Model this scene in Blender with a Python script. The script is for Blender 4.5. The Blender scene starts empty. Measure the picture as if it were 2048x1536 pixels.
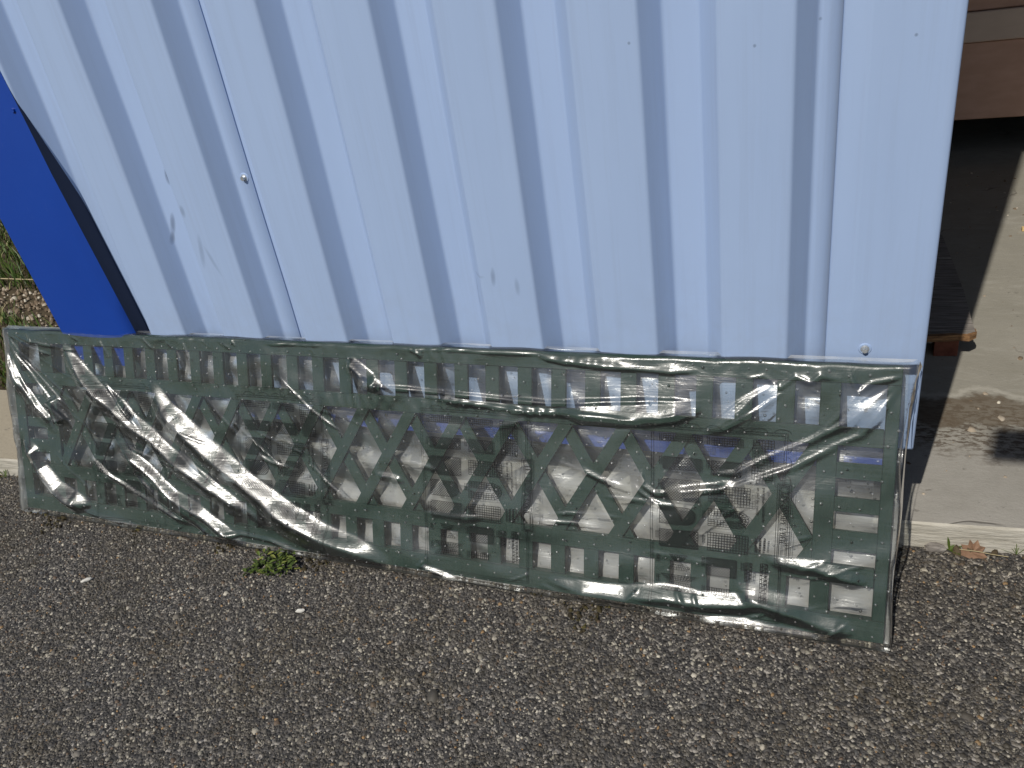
import bpy, bmesh, math, random
import numpy as np
from mathutils import Vector, Matrix
random.seed(7); rng = np.random.default_rng(11)
scene = bpy.context.scene
COL = scene.collection

# ------------------------------------------------------------------ camera, sky, sun, exposure
YAW, PITCH, ROLL, FPX = -0.43835734, -0.50252358, -0.16367249, 1578.2
cam_d = bpy.data.cameras.new('camera'); cam = bpy.data.objects.new('camera', cam_d); COL.objects.link(cam)
fwd = Vector((math.sin(YAW)*math.cos(PITCH), math.cos(YAW)*math.cos(PITCH), math.sin(PITCH)))
rt0 = Vector((math.cos(YAW), -math.sin(YAW), 0)); up0 = rt0.cross(fwd)
rt = rt0*math.cos(ROLL) + up0*math.sin(ROLL); upv = up0*math.cos(ROLL) - rt0*math.sin(ROLL)
m = Matrix((rt, upv, -fwd)).transposed().to_4x4(); m.translation = (-0.1136, -1.0002, 1.0736)
cam.matrix_world = m
cam_d.sensor_fit = 'HORIZONTAL'; cam_d.sensor_width = 36; cam_d.lens = 36*FPX/2048
cam_d.clip_start = .02; cam_d.clip_end = 400
scene.camera = cam

SUN = Vector((-0.2188, -1.0, 1.0768)).normalized()
world = bpy.data.worlds.new('World'); scene.world = world; world.use_nodes = True
wn = world.node_tree.nodes; wl = world.node_tree.links
sky = wn.new('ShaderNodeTexSky'); sky.sky_type = 'NISHITA'; sky.sun_disc = False
sky.sun_elevation = math.asin(SUN.z); sky.sun_rotation = math.atan2(SUN.x, SUN.y)
bg = wn['Background']; bg.inputs['Strength'].default_value = 0.06
wl.new(sky.outputs[0], bg.inputs['Color'])
sd = bpy.data.lights.new('sun', 'SUN'); sd.energy = 3.55; sd.angle = math.radians(.53); sd.color = (1, .955, .88)
so = bpy.data.objects.new('sun', sd); COL.objects.link(so); so.rotation_euler = SUN.to_track_quat('Z', 'Y').to_euler()
so.location = (0, -3, 5)
scene.view_settings.view_transform = 'Standard'; scene.view_settings.look = 'None'
scene.view_settings.exposure = 0; scene.view_settings.gamma = 1; scene.view_settings.use_curve_mapping = False
scene.render.engine = 'CYCLES'
scene.cycles.transparent_max_bounces = 24; scene.cycles.max_bounces = 8
scene.cycles.caustics_reflective = False; scene.cycles.caustics_refractive = False

# ------------------------------------------------------------------ materials
def mat(name, color=(.5, .5, .5), rough=.6, spec=.5, metal=0):
    m = bpy.data.materials.new(name); m.use_nodes = True
    b = m.node_tree.nodes['Principled BSDF']
    b.inputs['Base Color'].default_value = (*color, 1); b.inputs['Roughness'].default_value = rough
    b.inputs['Metallic'].default_value = metal; b.inputs['Specular IOR Level'].default_value = spec
    return m
class NT:
    def __init__(s, m): s.t = m.node_tree; s.n = s.t.nodes; s.l = s.t.links; s.b = s.n.get('Principled BSDF')
    def a(s, kind, **kw):
        x = s.n.new('ShaderNode'+kind)
        for k, v in kw.items():
            if k in x.inputs: x.inputs[k].default_value = v
            else: setattr(x, k, v)
        return x
    def k(s, o, i): s.l.new(o, i)
    def coord(s, scale=(1, 1, 1), out='Object', rot=(0, 0, 0)):
        c = s.a('TexCoord'); mp = s.a('Mapping'); mp.inputs['Scale'].default_value = scale
        mp.inputs['Rotation'].default_value = rot
        s.k(c.outputs[out], mp.inputs[0]); return mp.outputs[0]
    def noise(s, vec, scale, detail=5, rough=.6, dist=0):
        x = s.a('TexNoise'); x.inputs['Scale'].default_value = scale; x.inputs['Detail'].default_value = detail
        x.inputs['Roughness'].default_value = rough; x.inputs['Distortion'].default_value = dist
        s.k(vec, x.inputs['Vector']); return x.outputs['Fac']
    def ramp(s, fac, stops):
        x = s.a('ValToRGB'); e = x.color_ramp.elements
        while len(e) < len(stops): e.new(.5)
        for q, (p, c) in zip(e, stops):
            q.position = p; q.color = (*c, 1) if isinstance(c, tuple) else (c, c, c, 1)
        s.k(fac, x.inputs[0]); return x.outputs[0]
    def mix(s, fac, a, b, mode='MIX'):
        x = s.a('Mix', data_type='RGBA', blend_type=mode)
        for v, i in ((fac, 0), (a, 6), (b, 7)):
            if isinstance(v, tuple): x.inputs[i].default_value = (*v, 1)
            elif isinstance(v, (int, float)): x.inputs[i].default_value = v
            else: s.k(v, x.inputs[i])
        return x.outputs[2]
    def math(s, op, a, b=0, c=0, clamp=False):
        x = s.a('Math', operation=op, use_clamp=clamp)
        for v, i in ((a, 0), (b, 1), (c, 2)):
            if isinstance(v, (int, float)): x.inputs[i].default_value = v
            else: s.k(v, x.inputs[i])
        return x.outputs[0]
    def bump(s, h, strength=.5, dist=.002, normal=None):
        x = s.a('Bump'); x.inputs['Strength'].default_value = strength; x.inputs['Distance'].default_value = dist
        s.k(h, x.inputs['Height'])
        if normal: s.k(normal, x.inputs['Normal'])
        if s.b: s.k(x.outputs[0], s.b.inputs['Normal'])
        return x.outputs[0]
    def sep(s, vec):
        x = s.a('SeparateXYZ'); s.k(vec, x.inputs[0]); return x.outputs

def band(n, x, lo, hi, soft):   # 1 inside lo..hi
    a = n.math('DIVIDE', n.math('SUBTRACT', x, lo), soft, clamp=True)
    b = n.math('DIVIDE', n.math('SUBTRACT', hi, x), soft, clamp=True)
    return n.math('MULTIPLY', a, b)

# light blue coated steel
M_light = mat('light_blue_coated_steel', (.34, .47, .68), .42, .45); n = NT(M_light)
v = n.coord(); vs = n.coord((6, 6, .8))
c = n.mix(n.noise(vs, 3, 4, .6), (.315, .418, .620), (.352, .462, .675))
stk = n.ramp(n.noise(n.coord((26, 26, .7)), 2.5, 5, .7), [(.50, 0.), (.72, 1.)]); c = n.mix(n.math('MULTIPLY', stk, .28), c, (.27, .34, .49))
lowd = n.math('MULTIPLY', n.math('DIVIDE', n.math('SUBTRACT', .62, n.sep(v)[2]), .3, clamp=True), n.ramp(n.noise(v, 22, 7, .75), [(.42, 0.), (.68, 1.)])); c = n.mix(n.math('MULTIPLY', lowd, .30), c, (.27, .30, .36))
fine = n.ramp(n.noise(v, 60, 8, .8), [(.70, 0.), (.78, 1.)])
c = n.mix(n.math('MULTIPLY', fine, .10), c, (.2, .25, .35))
smN = n.noise(n.coord((30, 30, 12)), 1, 6, .7)
X = n.sep(v)
dirt = None
for (sx, sz, rx, rz, tilt, st) in [(-1.352, .775, .010, .022, -.25, .85), (-1.385, .675, .009, .03, -.35, .8), (-1.395, .650, .006, .02, -.3, .8), (-1.31, .712, .008, .016, 0, .55),
        (-1.297, .63, .008, .045, -.2, .35), (-1.277, .61, .006, .04, .3, .3), (-.668, .575, .006, .022, -.1, .5), (-.700, .575, .02, .004, .3, .3),
        (-.716, .545, .004, .024, -.1, .4), (-.625, .558, .006, .02, 0, .35), (-.717, .52, .006, .02, 0, .3), (-.15, .93, .003, .003, 0, .6), (-.034, .9, .003, .003, 0, .8), (-.23, .91, .003, .003, 0, .7), (-.40, .93, .003, .003, 0, .7), (-.55, .42, .02, .008, .2, .25)]:
    dx = n.math('ADD', n.math('SUBTRACT', X[0], sx+.8), n.math('MULTIPLY', n.math('SUBTRACT', X[2], sz), tilt))
    dz = n.math('SUBTRACT', X[2], sz)
    dd = n.math('ADD', n.math('POWER', n.math('DIVIDE', n.math('ABSOLUTE', dx), rx), 2), n.math('POWER', n.math('DIVIDE', n.math('ABSOLUTE', dz), rz), 2))
    q = n.math('MULTIPLY', n.math('SUBTRACT', 1.25, n.math('ADD', dd, n.math('MULTIPLY', smN, .9)), clamp=True), st)
    dirt = q if dirt is None else n.math('MAXIMUM', dirt, q)
c = n.mix(dirt, c, (.10, .13, .20))
scr = n.ramp(n.noise(n.coord((4, 4, 50), rot=(0, .5, 0)), 2.2, 5, .75), [(.72, 0.), (.80, 1.)])
c = n.mix(n.math('MULTIPLY', scr, .18), c, (.62, .70, .85))
n.k(c, n.b.inputs['Base Color'])
n.k(n.ramp(n.noise(v, 9, 6, .6), [(.3, .36), (.7, .50)]), n.b.inputs['Roughness'])
n.bump(n.noise(n.coord((3, 3, 1)), 3, 3, .5), .25, .004)

M_blue = mat('ultramarine_coated_steel', (.006, .045, .32), .32, .5); n = NT(M_blue)
v = n.coord(); c = n.mix(n.noise(v, 5, 4), (.005, .042, .28), (.008, .055, .34))
dust = n.ramp(n.noise(n.coord((60, 60, 6)), 1.5, 6, .8), [(.66, 0.), (.72, 1.)])
n.k(n.mix(n.math('MULTIPLY', dust, .35), c, (.2, .28, .5)), n.b.inputs['Base Color'])
n.bump(n.noise(v, 8, 3), .2, .004)
M_blue2 = mat('royal_blue_flashing', (.045, .095, .40), .4)

def simple(name, c1, c2, scale, rough=.8, bs=.4, bd=.002, stretch=(1, 1, 1), spec=.3, metal=0):
    m = mat(name, c1, rough, spec, metal); n = NT(m); v = n.coord(stretch)
    f = n.noise(v, scale, 8, .65)
    n.k(n.mix(n.ramp(f, [(.3, 0.), (.7, 1.)]), c1, c2), n.b.inputs['Base Color'])
    n.bump(f, bs, bd); return m
M_green = simple('dark_green_paint', (.010, .030, .022), (.019, .046, .036), 40, .6, .5, .0012, (6, 1, 1))
M_galv = simple('galvanised_metal', (.45, .47, .48), (.62, .64, .65), 200, .35, .1, .0005, metal=.7)
M_rubber = mat('black_rubber', (.02, .02, .02), .8)
M_brown = simple('brown_painted_board', (.48, .29, .21), (.58, .36, .27), 9, .6, .3, .002, (1, 1, 3))
M_brown2 = simple('taupe_painted_board', (.55, .43, .35), (.62, .49, .40), 9, .6, .3, .002, (1, 1, 3))
M_dark = simple('dark_inner_lining', (.03, .03, .03), (.05, .05, .05), 8)
M_oldwood = simple('weathered_dark_wood', (.09, .078, .068), (.36, .33, .30), 22, .85, .8, .004, (.5, 6, 6))
M_rust = simple('raw_orange_wood_edge', (.06, .03, .018), (.36, .20, .09), 30, .8, .8, .004, (1, 1, 6))
M_redwood = simple('reddish_brown_wood', (.10, .03, .018), (.22, .08, .05), 40, .8, .5, .002)
M_post = simple('grey_painted_timber', (.2, .2, .2), (.3, .3, .29), 12)
M_print = mat('black_print_ink', (.012, .012, .013), .35)
M_steel = simple('grey_steel', (.1, .1, .11), (.16, .16, .17), 20, .5)

# concrete slab
M_conc = mat('weathered_concrete', (.36, .34, .29), .9, .25); n = NT(M_conc); v = n.coord(); X = n.sep(v)
big = n.noise(v, 3.2, 6, .65, .6); med = n.noise(n.coord((1, 2.4, 1)), 14, 8, .7); fin = n.noise(v, 220, 4, .7)
c = n.mix(n.ramp(big, [(.3, 0.), (.7, 1.)]), (.255, .240, .195), (.35, .33, .28))
pl = n.ramp(n.noise(n.coord((1, 2.2, 1)), 6.5, 8, .75, 1.2), [(.52, 0.), (.60, 1.)]); c = n.mix(n.math('MULTIPLY', pl, .40), c, (.43, .41, .36))
dk = n.ramp(n.noise(n.coord((1.3, 2.6, 1)), 9, 7, .8, .4), [(.58, 0.), (.70, 1.)]); c = n.mix(n.math('MULTIPLY', dk, .5), c, (.17, .155, .13))
c = n.mix(n.ramp(med, [(.35, 0.), (.75, .75)]), c, (.29, .275, .235))
front = n.math('DIVIDE', n.math('SUBTRACT', .66, X[1]), .16, clamp=True)
c = n.mix(n.math('MULTIPLY', front, .7), c, n.mix(n.ramp(big, [(.35, 0.), (.65, 1.)]), (.31, .295, .27), (.42, .40, .37)))
leftm = n.math('DIVIDE', n.math('SUBTRACT', -1.9, X[0]), .1, clamp=True); c = n.mix(n.math('MULTIPLY', leftm, .8), c, n.mix(n.noise(v, 120, 4, .7), (.30, .25, .17), (.50, .43, .31)))
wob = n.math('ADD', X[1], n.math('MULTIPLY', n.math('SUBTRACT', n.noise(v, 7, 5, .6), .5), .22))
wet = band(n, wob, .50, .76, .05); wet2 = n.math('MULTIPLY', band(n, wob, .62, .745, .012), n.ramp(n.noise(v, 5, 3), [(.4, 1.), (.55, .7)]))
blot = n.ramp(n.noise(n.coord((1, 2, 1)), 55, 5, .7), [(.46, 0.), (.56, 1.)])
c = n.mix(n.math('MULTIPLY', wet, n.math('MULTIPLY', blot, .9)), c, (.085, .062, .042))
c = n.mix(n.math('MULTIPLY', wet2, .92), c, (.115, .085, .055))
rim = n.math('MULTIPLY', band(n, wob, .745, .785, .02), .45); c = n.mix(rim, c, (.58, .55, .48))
pit = n.ramp(n.noise(v, 48, 3, .5), [(.25, 1.), (.31, 0.)]); c = n.mix(n.math('MULTIPLY', pit, .5), c, (.09, .08, .07))
crk = n.a('TexVoronoi', feature='DISTANCE_TO_EDGE'); crk.inputs['Scale'].default_value = 1.7
wv = n.a('VectorMath', operation='ADD'); wc = n.a('TexNoise'); wc.inputs['Scale'].default_value = 9; n.k(v, wc.inputs['Vector'])
sc_ = n.a('VectorMath', operation='SCALE'); n.k(wc.outputs['Color'], sc_.inputs[0]); sc_.inputs['Scale'].default_value = .16
n.k(v, wv.inputs[0]); n.k(sc_.outputs[0], wv.inputs[1]); n.k(wv.outputs[0], crk.inputs['Vector'])
ck = n.math('MULTIPLY', n.ramp(crk.outputs['Distance'], [(.002, 1.), (.006, 0.)]), n.ramp(n.noise(v, 4, 2), [(.5, 0.), (.6, 1.)]))
c = n.mix(n.math('MULTIPLY', ck, .7), c, (.08, .07, .06))
c = n.mix(n.math('MULTIPLY', n.ramp(fin, [(.3, 0.), (.7, 1.)]), .22), c, (.22, .20, .17))
n.k(c, n.b.inputs['Base Color'])
hh = n.math('ADD', n.math('MULTIPLY', med, .6), n.math('SUBTRACT', n.math('MULTIPLY', fin, .25), n.math('MULTIPLY', ck, .6)))
n.bump(hh, .55, .006)
M_kerb = simple('pale_kerb_concrete', (.33, .305, .25), (.56, .53, .46), 22, .9, .9, .006, (.6, 1, 5))

# asphalt binder + aggregate
M_asph = mat('asphalt_binder', (.04, .038, .036), .85, .3); n = NT(M_asph); v = n.coord()
vo = n.a('TexVoronoi'); vo.inputs['Scale'].default_value = 190; n.k(v, vo.inputs['Vector'])
cs = n.sep(vo.outputs['Color'])
c = n.ramp(cs[0], [(.0, (.03, .028, .026)), (.55, (.055, .052, .05)), (.85, (.12, .11, .10)), (.97, (.34, .31, .27))])
moss = n.ramp(n.noise(v, 6, 6, .7), [(.56, 0.), (.68, 1.)])
c = n.mix(n.math('MULTIPLY', moss, .55), c, (.045, .036, .015)); n.k(c, n.b.inputs['Base Color'])
n.bump(n.math('SUBTRACT', 1, vo.outputs['Distance']), .9, .004)
M_agg = mat('asphalt_aggregate', (.1, .1, .1), .62, .4); n = NT(M_agg)
g = n.a('NewGeometry'); r = g.outputs['Random Per Island']
c = n.ramp(r, [(0., (.040, .038, .036)), (.22, (.075, .069, .064)), (.44, (.125, .114, .102)), (.58, (.070, .070, .071)), (.69, (.20, .18, .155)), (.82, (.14, .095, .065)), (.86, (.32, .295, .24)), (.945, (.58, .53, .43)), (.987, (.36, .22, .10))])
n.n[-1].color_ramp.interpolation = 'CONSTANT'
vv = n.coord(); tone = n.noise(vv, 4.5, 5, .6)
c = n.mix(n.ramp(tone, [(.36, .0), (.62, .6)]), c, (.085, .068, .042))
c = n.mix(n.ramp(n.noise(vv, 700, 2), [(.4, 0.), (.7, .35)]), c, (.02, .02, .02))
n.k(c, n.b.inputs['Base Color'])

M_soil = simple('brown_soil', (.05, .035, .02), (.11, .085, .05), 14, .95, .9, .01)
def leafmat(name, stops, rough=.5):
    m = mat(name, (.05, .1, .02), rough, .35); n = NT(m); g = n.a('NewGeometry')
    n.k(n.ramp(g.outputs['Random Per Island'], stops), n.b.inputs['Base Color'])
    n.b.inputs['Transmission Weight'].default_value = 0
    return m
M_grass = leafmat('meadow_grass', [(0, (.035, .07, .012)), (.5, (.07, .13, .02)), (.8, (.12, .17, .035)), (.93, (.28, .24, .10)), (1, (.4, .34, .2))])
M_weed = leafmat('weed_leaf', [(0, (.020, .032, .006)), (.5, (.055, .085, .014)), (.8, (.10, .14, .025)), (1, (.20, .21, .05))])
M_dryleaf = simple('dry_brown_leaf', (.15, .085, .05), (.28, .17, .11), 60, .8, .5, .001)
M_white = simple('chalky_white_stone', (.55, .53, .48), (.7, .68, .62), 60, .8)
M_gravel = leafmat('pale_gravel', [(0, (.10, .07, .045)), (.4, (.2, .15, .10)), (.75, (.36, .30, .23)), (1, (.62, .57, .47))], .85)
M_straw = mat('dry_straw', (.42, .35, .2), .7)

# film
def film_mat(name, milk, gl, bumpy=True, low=None):
    m = bpy.data.materials.new(name); m.use_nodes = True; n = NT(m); t = n.n
    t.remove(n.b); n.b = None; out = t['Material Output']
    v = n.coord()
    nor = None
    if bumpy:
        vo = n.a('TexVoronoi'); vo.inputs['Scale'].default_value = 33; vo.inputs['Randomness'].default_value = .28
        n.k(n.coord((1, 0, 1), rot=(0, .12, 0)), vo.inputs['Vector'])
        dots = n.ramp(vo.outputs['Distance'], [(.0, 1.), (.05, .8), (.085, 0.)])
        lin = n.noise(n.coord((2.5, 2.5, 60)), 3.5, 5, .65)
        cr = n.noise(n.coord((1, 1, 1.6)), 26, 4, .6, .8)
        bb = n.a('Bump'); bb.inputs['Strength'].default_value = .5; bb.inputs['Distance'].default_value = .0016
        n.k(n.math('ADD', n.math('MULTIPLY', lin, .55), n.math('MULTIPLY', cr, .9)), bb.inputs['Height'])
        b2 = n.a('Bump'); b2.inputs['Strength'].default_value = .9; b2.inputs['Distance'].default_value = .0035
        n.k(dots, b2.inputs['Height']); n.k(bb.outputs[0], b2.inputs['Normal']); nor = b2.outputs[0]
    tr = n.a('BsdfTransparent'); tr.inputs[0].default_value = (.96, .975, .97, 1)
    g1 = n.a('BsdfGlossy'); g1.inputs['Roughness'].default_value = .34; g1.inputs[0].default_value = (1, 1, 1, 1)
    g2 = n.a('BsdfGlossy'); g2.inputs['Roughness'].default_value = .17; g2.inputs[0].default_value = (1, 1, 1, 1)
    df = n.a('BsdfDiffuse'); df.inputs[0].default_value = (.86, .85, .82, 1)
    tl = n.a('BsdfTranslucent'); tl.inputs[0].default_value = (.86, .85, .82, 1)
    fr = n.a('Fresnel'); fr.inputs['IOR'].default_value = 1.55
    if nor:
        for q in (g1, g2, df, fr): n.k(nor, q.inputs['Normal'])
    s1 = n.a('MixShader'); s1.inputs[0].default_value = .45; n.k(g1.outputs[0], s1.inputs[1]); n.k(g2.outputs[0], s1.inputs[2])
    s2 = n.a('MixShader'); s2.inputs[0].default_value = .3; n.k(df.outputs[0], s2.inputs[1]); n.k(tl.outputs[0], s2.inputs[2])
    s3 = n.a('MixShader')
    mk = n.ramp(n.noise(v, 9, 5, .6), [(.3, milk*.2), (.7, milk*2.4)])
    if low: mk = n.mix(n.ramp(n.math('ADD', n.sep(v)[2], n.math('MULTIPLY', n.noise(v, 5, 3), .05)), [(.24, 1.), (.29, 0.)]), mk, (low, low, low))
    n.k(mk, s3.inputs[0])
    n.k(tr.outputs[0], s3.inputs[1]); n.k(s2.outputs[0], s3.inputs[2])
    s4 = n.a('MixShader'); n.k(n.math('MULTIPLY', fr.outputs[0], gl, clamp=True), s4.inputs[0])
    n.k(s3.outputs[0], s4.inputs[1]); n.k(s1.outputs[0], s4.inputs[2])
    n.k(s4.outputs[0], out.inputs['Surface']); return m
M_film = film_mat('clear_perforated_film', .014, 1.4)
M_filmback = film_mat('clear_back_film', .015, 2.2, True, .44)
M_seam = film_mat('folded_film_seam', .20, 1.6, False)

# ------------------------------------------------------------------ builders
def link(o, parent=None):
    COL.objects.link(o)
    if parent: o.parent = parent
    return o
def mesh_obj(name, verts, faces, m, parent=None, smooth=False):
    me = bpy.data.meshes.new(name); me.from_pydata([tuple(map(float, p)) for p in verts], [], faces); me.update()
    if m: me.materials.append(m)
    if smooth: me.polygons.foreach_set('use_smooth', [True]*len(me.polygons))
    return link(bpy.data.objects.new(name, me), parent)
def big_mesh(name, V, F4, m, parent=None, smooth=False, tri=False, loops=None):
    me = bpy.data.meshes.new(name); k = 3 if tri else 4
    V = np.asarray(V, dtype=np.float32); F = np.asarray(F4, dtype=np.int32)
    me.vertices.add(len(V)); me.vertices.foreach_set('co', V.ravel())
    me.loops.add(F.size); me.loops.foreach_set('vertex_index', F.ravel())
    me.polygons.add(len(F)); me.polygons.foreach_set('loop_start', np.arange(0, F.size, k, dtype=np.int32))
    me.polygons.foreach_set('loop_total', np.full(len(F), k, dtype=np.int32))
    me.update(calc_edges=True); me.validate()
    if m: me.materials.append(m)
    if smooth: me.polygons.foreach_set('use_smooth', np.ones(len(F), dtype=bool))
    return link(bpy.data.objects.new(name, me), parent)
def empty(name, loc=(0, 0, 0), rot=(0, 0, 0)):
    o = bpy.data.objects.new(name, None); link(o); o.location = loc; o.rotation_euler = rot; o.empty_display_size = .1; return o
def tag(o, label=None, cat=None, group=None, kind=None):
    for k, v in (('label', label), ('category', cat), ('group', group), ('kind', kind)):
        if v: o[k] = v
    return o
def box_bm(size, bev=.001, jitter=0):
    bm = bmesh.new(); bmesh.ops.create_cube(bm, size=1)
    for v in bm.verts: v.co = Vector((v.co.x*size[0], v.co.y*size[1], v.co.z*size[2]))
    if bev: bmesh.ops.bevel(bm, geom=bm.edges[:], offset=bev, segments=1, affect='EDGES')
    return bm
def box(name, lo, hi, m, parent=None, bev=.001):
    s = [hi[i]-lo[i] for i in range(3)]; bm = box_bm(s, bev)
    me = bpy.data.meshes.new(name); bm.to_mesh(me); bm.free(); me.materials.append(m)
    o = link(bpy.data.objects.new(name, me), parent); o.location = [(hi[i]+lo[i])/2 for i in range(3)]; return o

# ------------------------------------------------------------------ ground
EX0, EY0, EX1, EY1 = -2.19, .1285, .035, .2775
SL = (EY1-EY0)/(EX1-EX0)
def edge_y(x): return EY1 + (x-EX1)*SL
def sheet_grid(x0, x1, y0, y1, nx, ny, zf):
    xs = np.linspace(x0, x1, nx); ys = np.linspace(y0, y1, ny); X, Y = np.meshgrid(xs, ys)
    V = np.stack([X.ravel(), Y.ravel(), zf(X, Y).ravel()], 1)
    i = np.arange(nx*ny).reshape(ny, nx); F = np.stack([i[:-1, :-1], i[:-1, 1:], i[1:, 1:], i[1:, :-1]], -1).reshape(-1, 4)
    return V, F
mesh_obj('ground', [(-150, -150, -.012), (150, -150, -.012), (150, 150, -.012), (-150, 150, -.012)], [(0, 1, 2, 3)], M_soil)['kind'] = 'structure'
y_l, y_r = edge_y(-14), edge_y(10)
asph = mesh_obj('asphalt', [(-14, -12, -.004), (10, -12, -.004), (10, y_r, -.004), (-14, y_l, -.004)], [(0, 1, 2, 3)], M_asph); asph['kind'] = 'structure'
# aggregate stones (real relief)
def stones(n, xr, yr, size, zf, seed, keep=None, flat=.45):
    g = np.random.default_rng(seed)
    x = g.uniform(*xr, n); y = g.uniform(*yr, n)
    ok = keep(x, y) if keep else np.ones(n, bool); x = x[ok]; y = y[ok]; n = len(x)
    r = size[0]*np.exp(g.normal(0, size[1], n)); r = np.clip(r, size[0]*.4, size[0]*3.0)
    k = 5; a = g.uniform(0, 6.28, n)[:, None] + np.arange(k)*2*np.pi/k + g.uniform(-.35, .35, (n, k))
    rr = r[:, None]*g.uniform(.75, 1.25, (n, k)); el = g.uniform(.6, 1., n)[:, None]; th = g.uniform(0, np.pi, n)[:, None]
    lx = np.cos(a)*rr; ly = np.sin(a)*rr*el
    ox = lx*np.cos(th)-ly*np.sin(th); oy = lx*np.sin(th)+ly*np.cos(th)
    h = r*flat*g.uniform(.5, 1.3, n); z0 = zf(x, y)
    tx, ty = g.uniform(-.45, .45, (2, n))
    low = np.stack([x[:, None]+ox, y[:, None]+oy, (z0-.3*h)[:, None]+0*ox], -1)
    t = .62
    top = np.stack([x[:, None]+ox*t, y[:, None]+oy*t, (z0+h)[:, None]+(ox*tx[:, None]+oy*ty[:, None])*t], -1)
    V = np.concatenate([low, top], 1).reshape(-1, 3); b = (np.arange(n)*10)[:, None]
    F = []
    for i in range(k):
        j = (i+1) % k
        F.append(np.concatenate([b+i, b+j, b+5+j], 1)); F.append(np.concatenate([b+i, b+5+j, b+5+i], 1))
    for i in (1, 2, 3): F.append(np.concatenate([b+5, b+5+i, b+6+i], 1))
    return V, np.concatenate(F)
V, F = stones(165000, (-2.6, .42), (-.62, .33), (.0020, .40), lambda x, y: -.0035+0*x, 3, lambda x, y: (y < edge_y(x)-.001))
tag(big_mesh('asphalt_aggregate', V, F, M_agg, tri=True), 'grey, cream and brown aggregate of the worn asphalt', 'aggregate', kind='stuff')
V, F = stones(2600, (-2.9, .9), (-.75, .36), (.0052, .3), lambda x, y: -.004+0*x, 5, lambda x, y: (y < edge_y(x)-.004), .35)
tag(big_mesh('asphalt_coarse_chippings', V, F, M_agg, tri=True), 'larger flat chippings set in the worn asphalt', 'chippings', kind='stuff')
# slab
ZS = .051
def slab_piece(name, x0, x1, yb, m):
    return None
xl, xr_ = -1.86, 5.0
N = 160
vt = []; fc = []
xs = np.linspace(-6.0, 5.0, N)
wob = [.0035*math.sin(x*37)+.002*math.sin(x*91+1)+.0015*math.sin(x*211) for x in xs]
for x, w in zip(xs, wob):
    ye = edge_y(x); yb = ye+.36 if x < -1.95 else 4.6
    vt += [(x, ye-.002+w*.3, -.02), (x, ye+w*.4, ZS-.004), (x, ye+.004+w*.4, ZS), (x, ye+.05, ZS), (x, yb, ZS)]
kf = [];
for i in range(N-1):
    a = i*5; b = a+5
    kf.append((a, b, b+1, a+1)); kf.append((a+1, b+1, b+2, a+2))
mesh_obj('kerb_face', vt, kf, M_kerb)['kind'] = 'structure'
fc = [];
for i in range(N-1):
    a = i*5; b = a+5
    fc.append((a+2, b+2, b+3, a+3)); fc.append((a+3, b+3, b+4, a+4))
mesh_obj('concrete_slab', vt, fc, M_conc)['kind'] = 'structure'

# ------------------------------------------------------------------ shed with ribbed wall
YW, ZB, ZT = .215, .262, 2.87
shed = tag(empty('storage_shed', (-.8, YW, 0)), 'light blue ribbed metal shed wall with dark blue corner trim, raised above the concrete', 'shed')
O = Vector((-.8, YW, 0))
def shed_part(name, lo, hi, m, bev=.001):
    o = box(name, lo, hi, m, shed, bev); o.location = Vector(o.location)-O; return o
P = .2075
def profile(x0, x1):
    pts = []
    def smooth_corner(p, q, r, rad=.0045):
        p, q, r = map(np.array, (p, q, r)); a = q+(p-q)/np.linalg.norm(p-q)*rad; c = q+(r-q)/np.linalg.norm(r-q)*rad
        return [tuple((1-t)**2*a+2*t*(1-t)*q+t*t*c) for t in (0, .25, .5, .75, 1)]
    raw = []
    for k in range(9, -1, -1):
        R = -.152-P*k
        raw += [(R-.156, 0), (R-.127, .038), (R-.027, .038), (R, 0)]
    raw = [(-3, 0)]+raw+[(.3, 0)]
    out = []
    for i in range(1, len(raw)-1): out += smooth_corner(raw[i-1], raw[i], raw[i+1])
    # small stiffening groove on each rib top
    out = [(x, e) for x, e in out]
    res = []
    def at(x):
        for (a, ea), (b, eb) in zip(out, out[1:]):
            if a <= x <= b: return ea+(eb-ea)*(x-a)/(b-a+1e-9)
        return 0
    res = [(x0, at(x0))]+[q for q in out if x0 < q[0] < x1]+[(x1, at(x1))]
    return res
def ribbed(name, x0, x1, off, m, extra=None, ztop=ZT):
    pr = profile(x0, x1) if extra is None else extra
    zs = [ZB, ZB+.003]+list(np.linspace(ZB+.1, ztop, 16)); V = []; F = []
    for z in zs:
        for x, e in pr:
            yy = -e-off + .0008*math.sin(z*9+x*13)+.0006*math.sin(z*23+x*31)
            V.append((x-O.x, yy, z))
    w = len(pr)
    for j in range(len(zs)-1):
        for i in range(w-1): F.append((j*w+i, j*w+i+1, (j+1)*w+i+1, (j+1)*w+i))
    o = mesh_obj(name, V, F, m, shed, True)
    so_ = o.modifiers.new('thickness', 'SOLIDIFY'); so_.thickness = .0012; so_.offset = -1
    return o
ribbed('wall_sheet', -1.185, -.121, 0, M_light)
ribbed('wall_sheet', -1.70, -1.150, .0026, M_light)
tr_prof = [(-.1225, .004), (-.1215, .0105), (-.119, .012), (-.090, .012), (-.088, .0128), (-.084, .0125), (.012, .0125), (.0185, .0120), (.021, .009), (.0212, -.02)]
ribbed('edge_trim', 0, 0, 0, M_light, tr_prof)
# base flashing below the sheets
shed_part('base_flashing', (-1.70, YW-.045, .236), (-.022, YW-.0415, .287), M_blue2)
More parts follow.
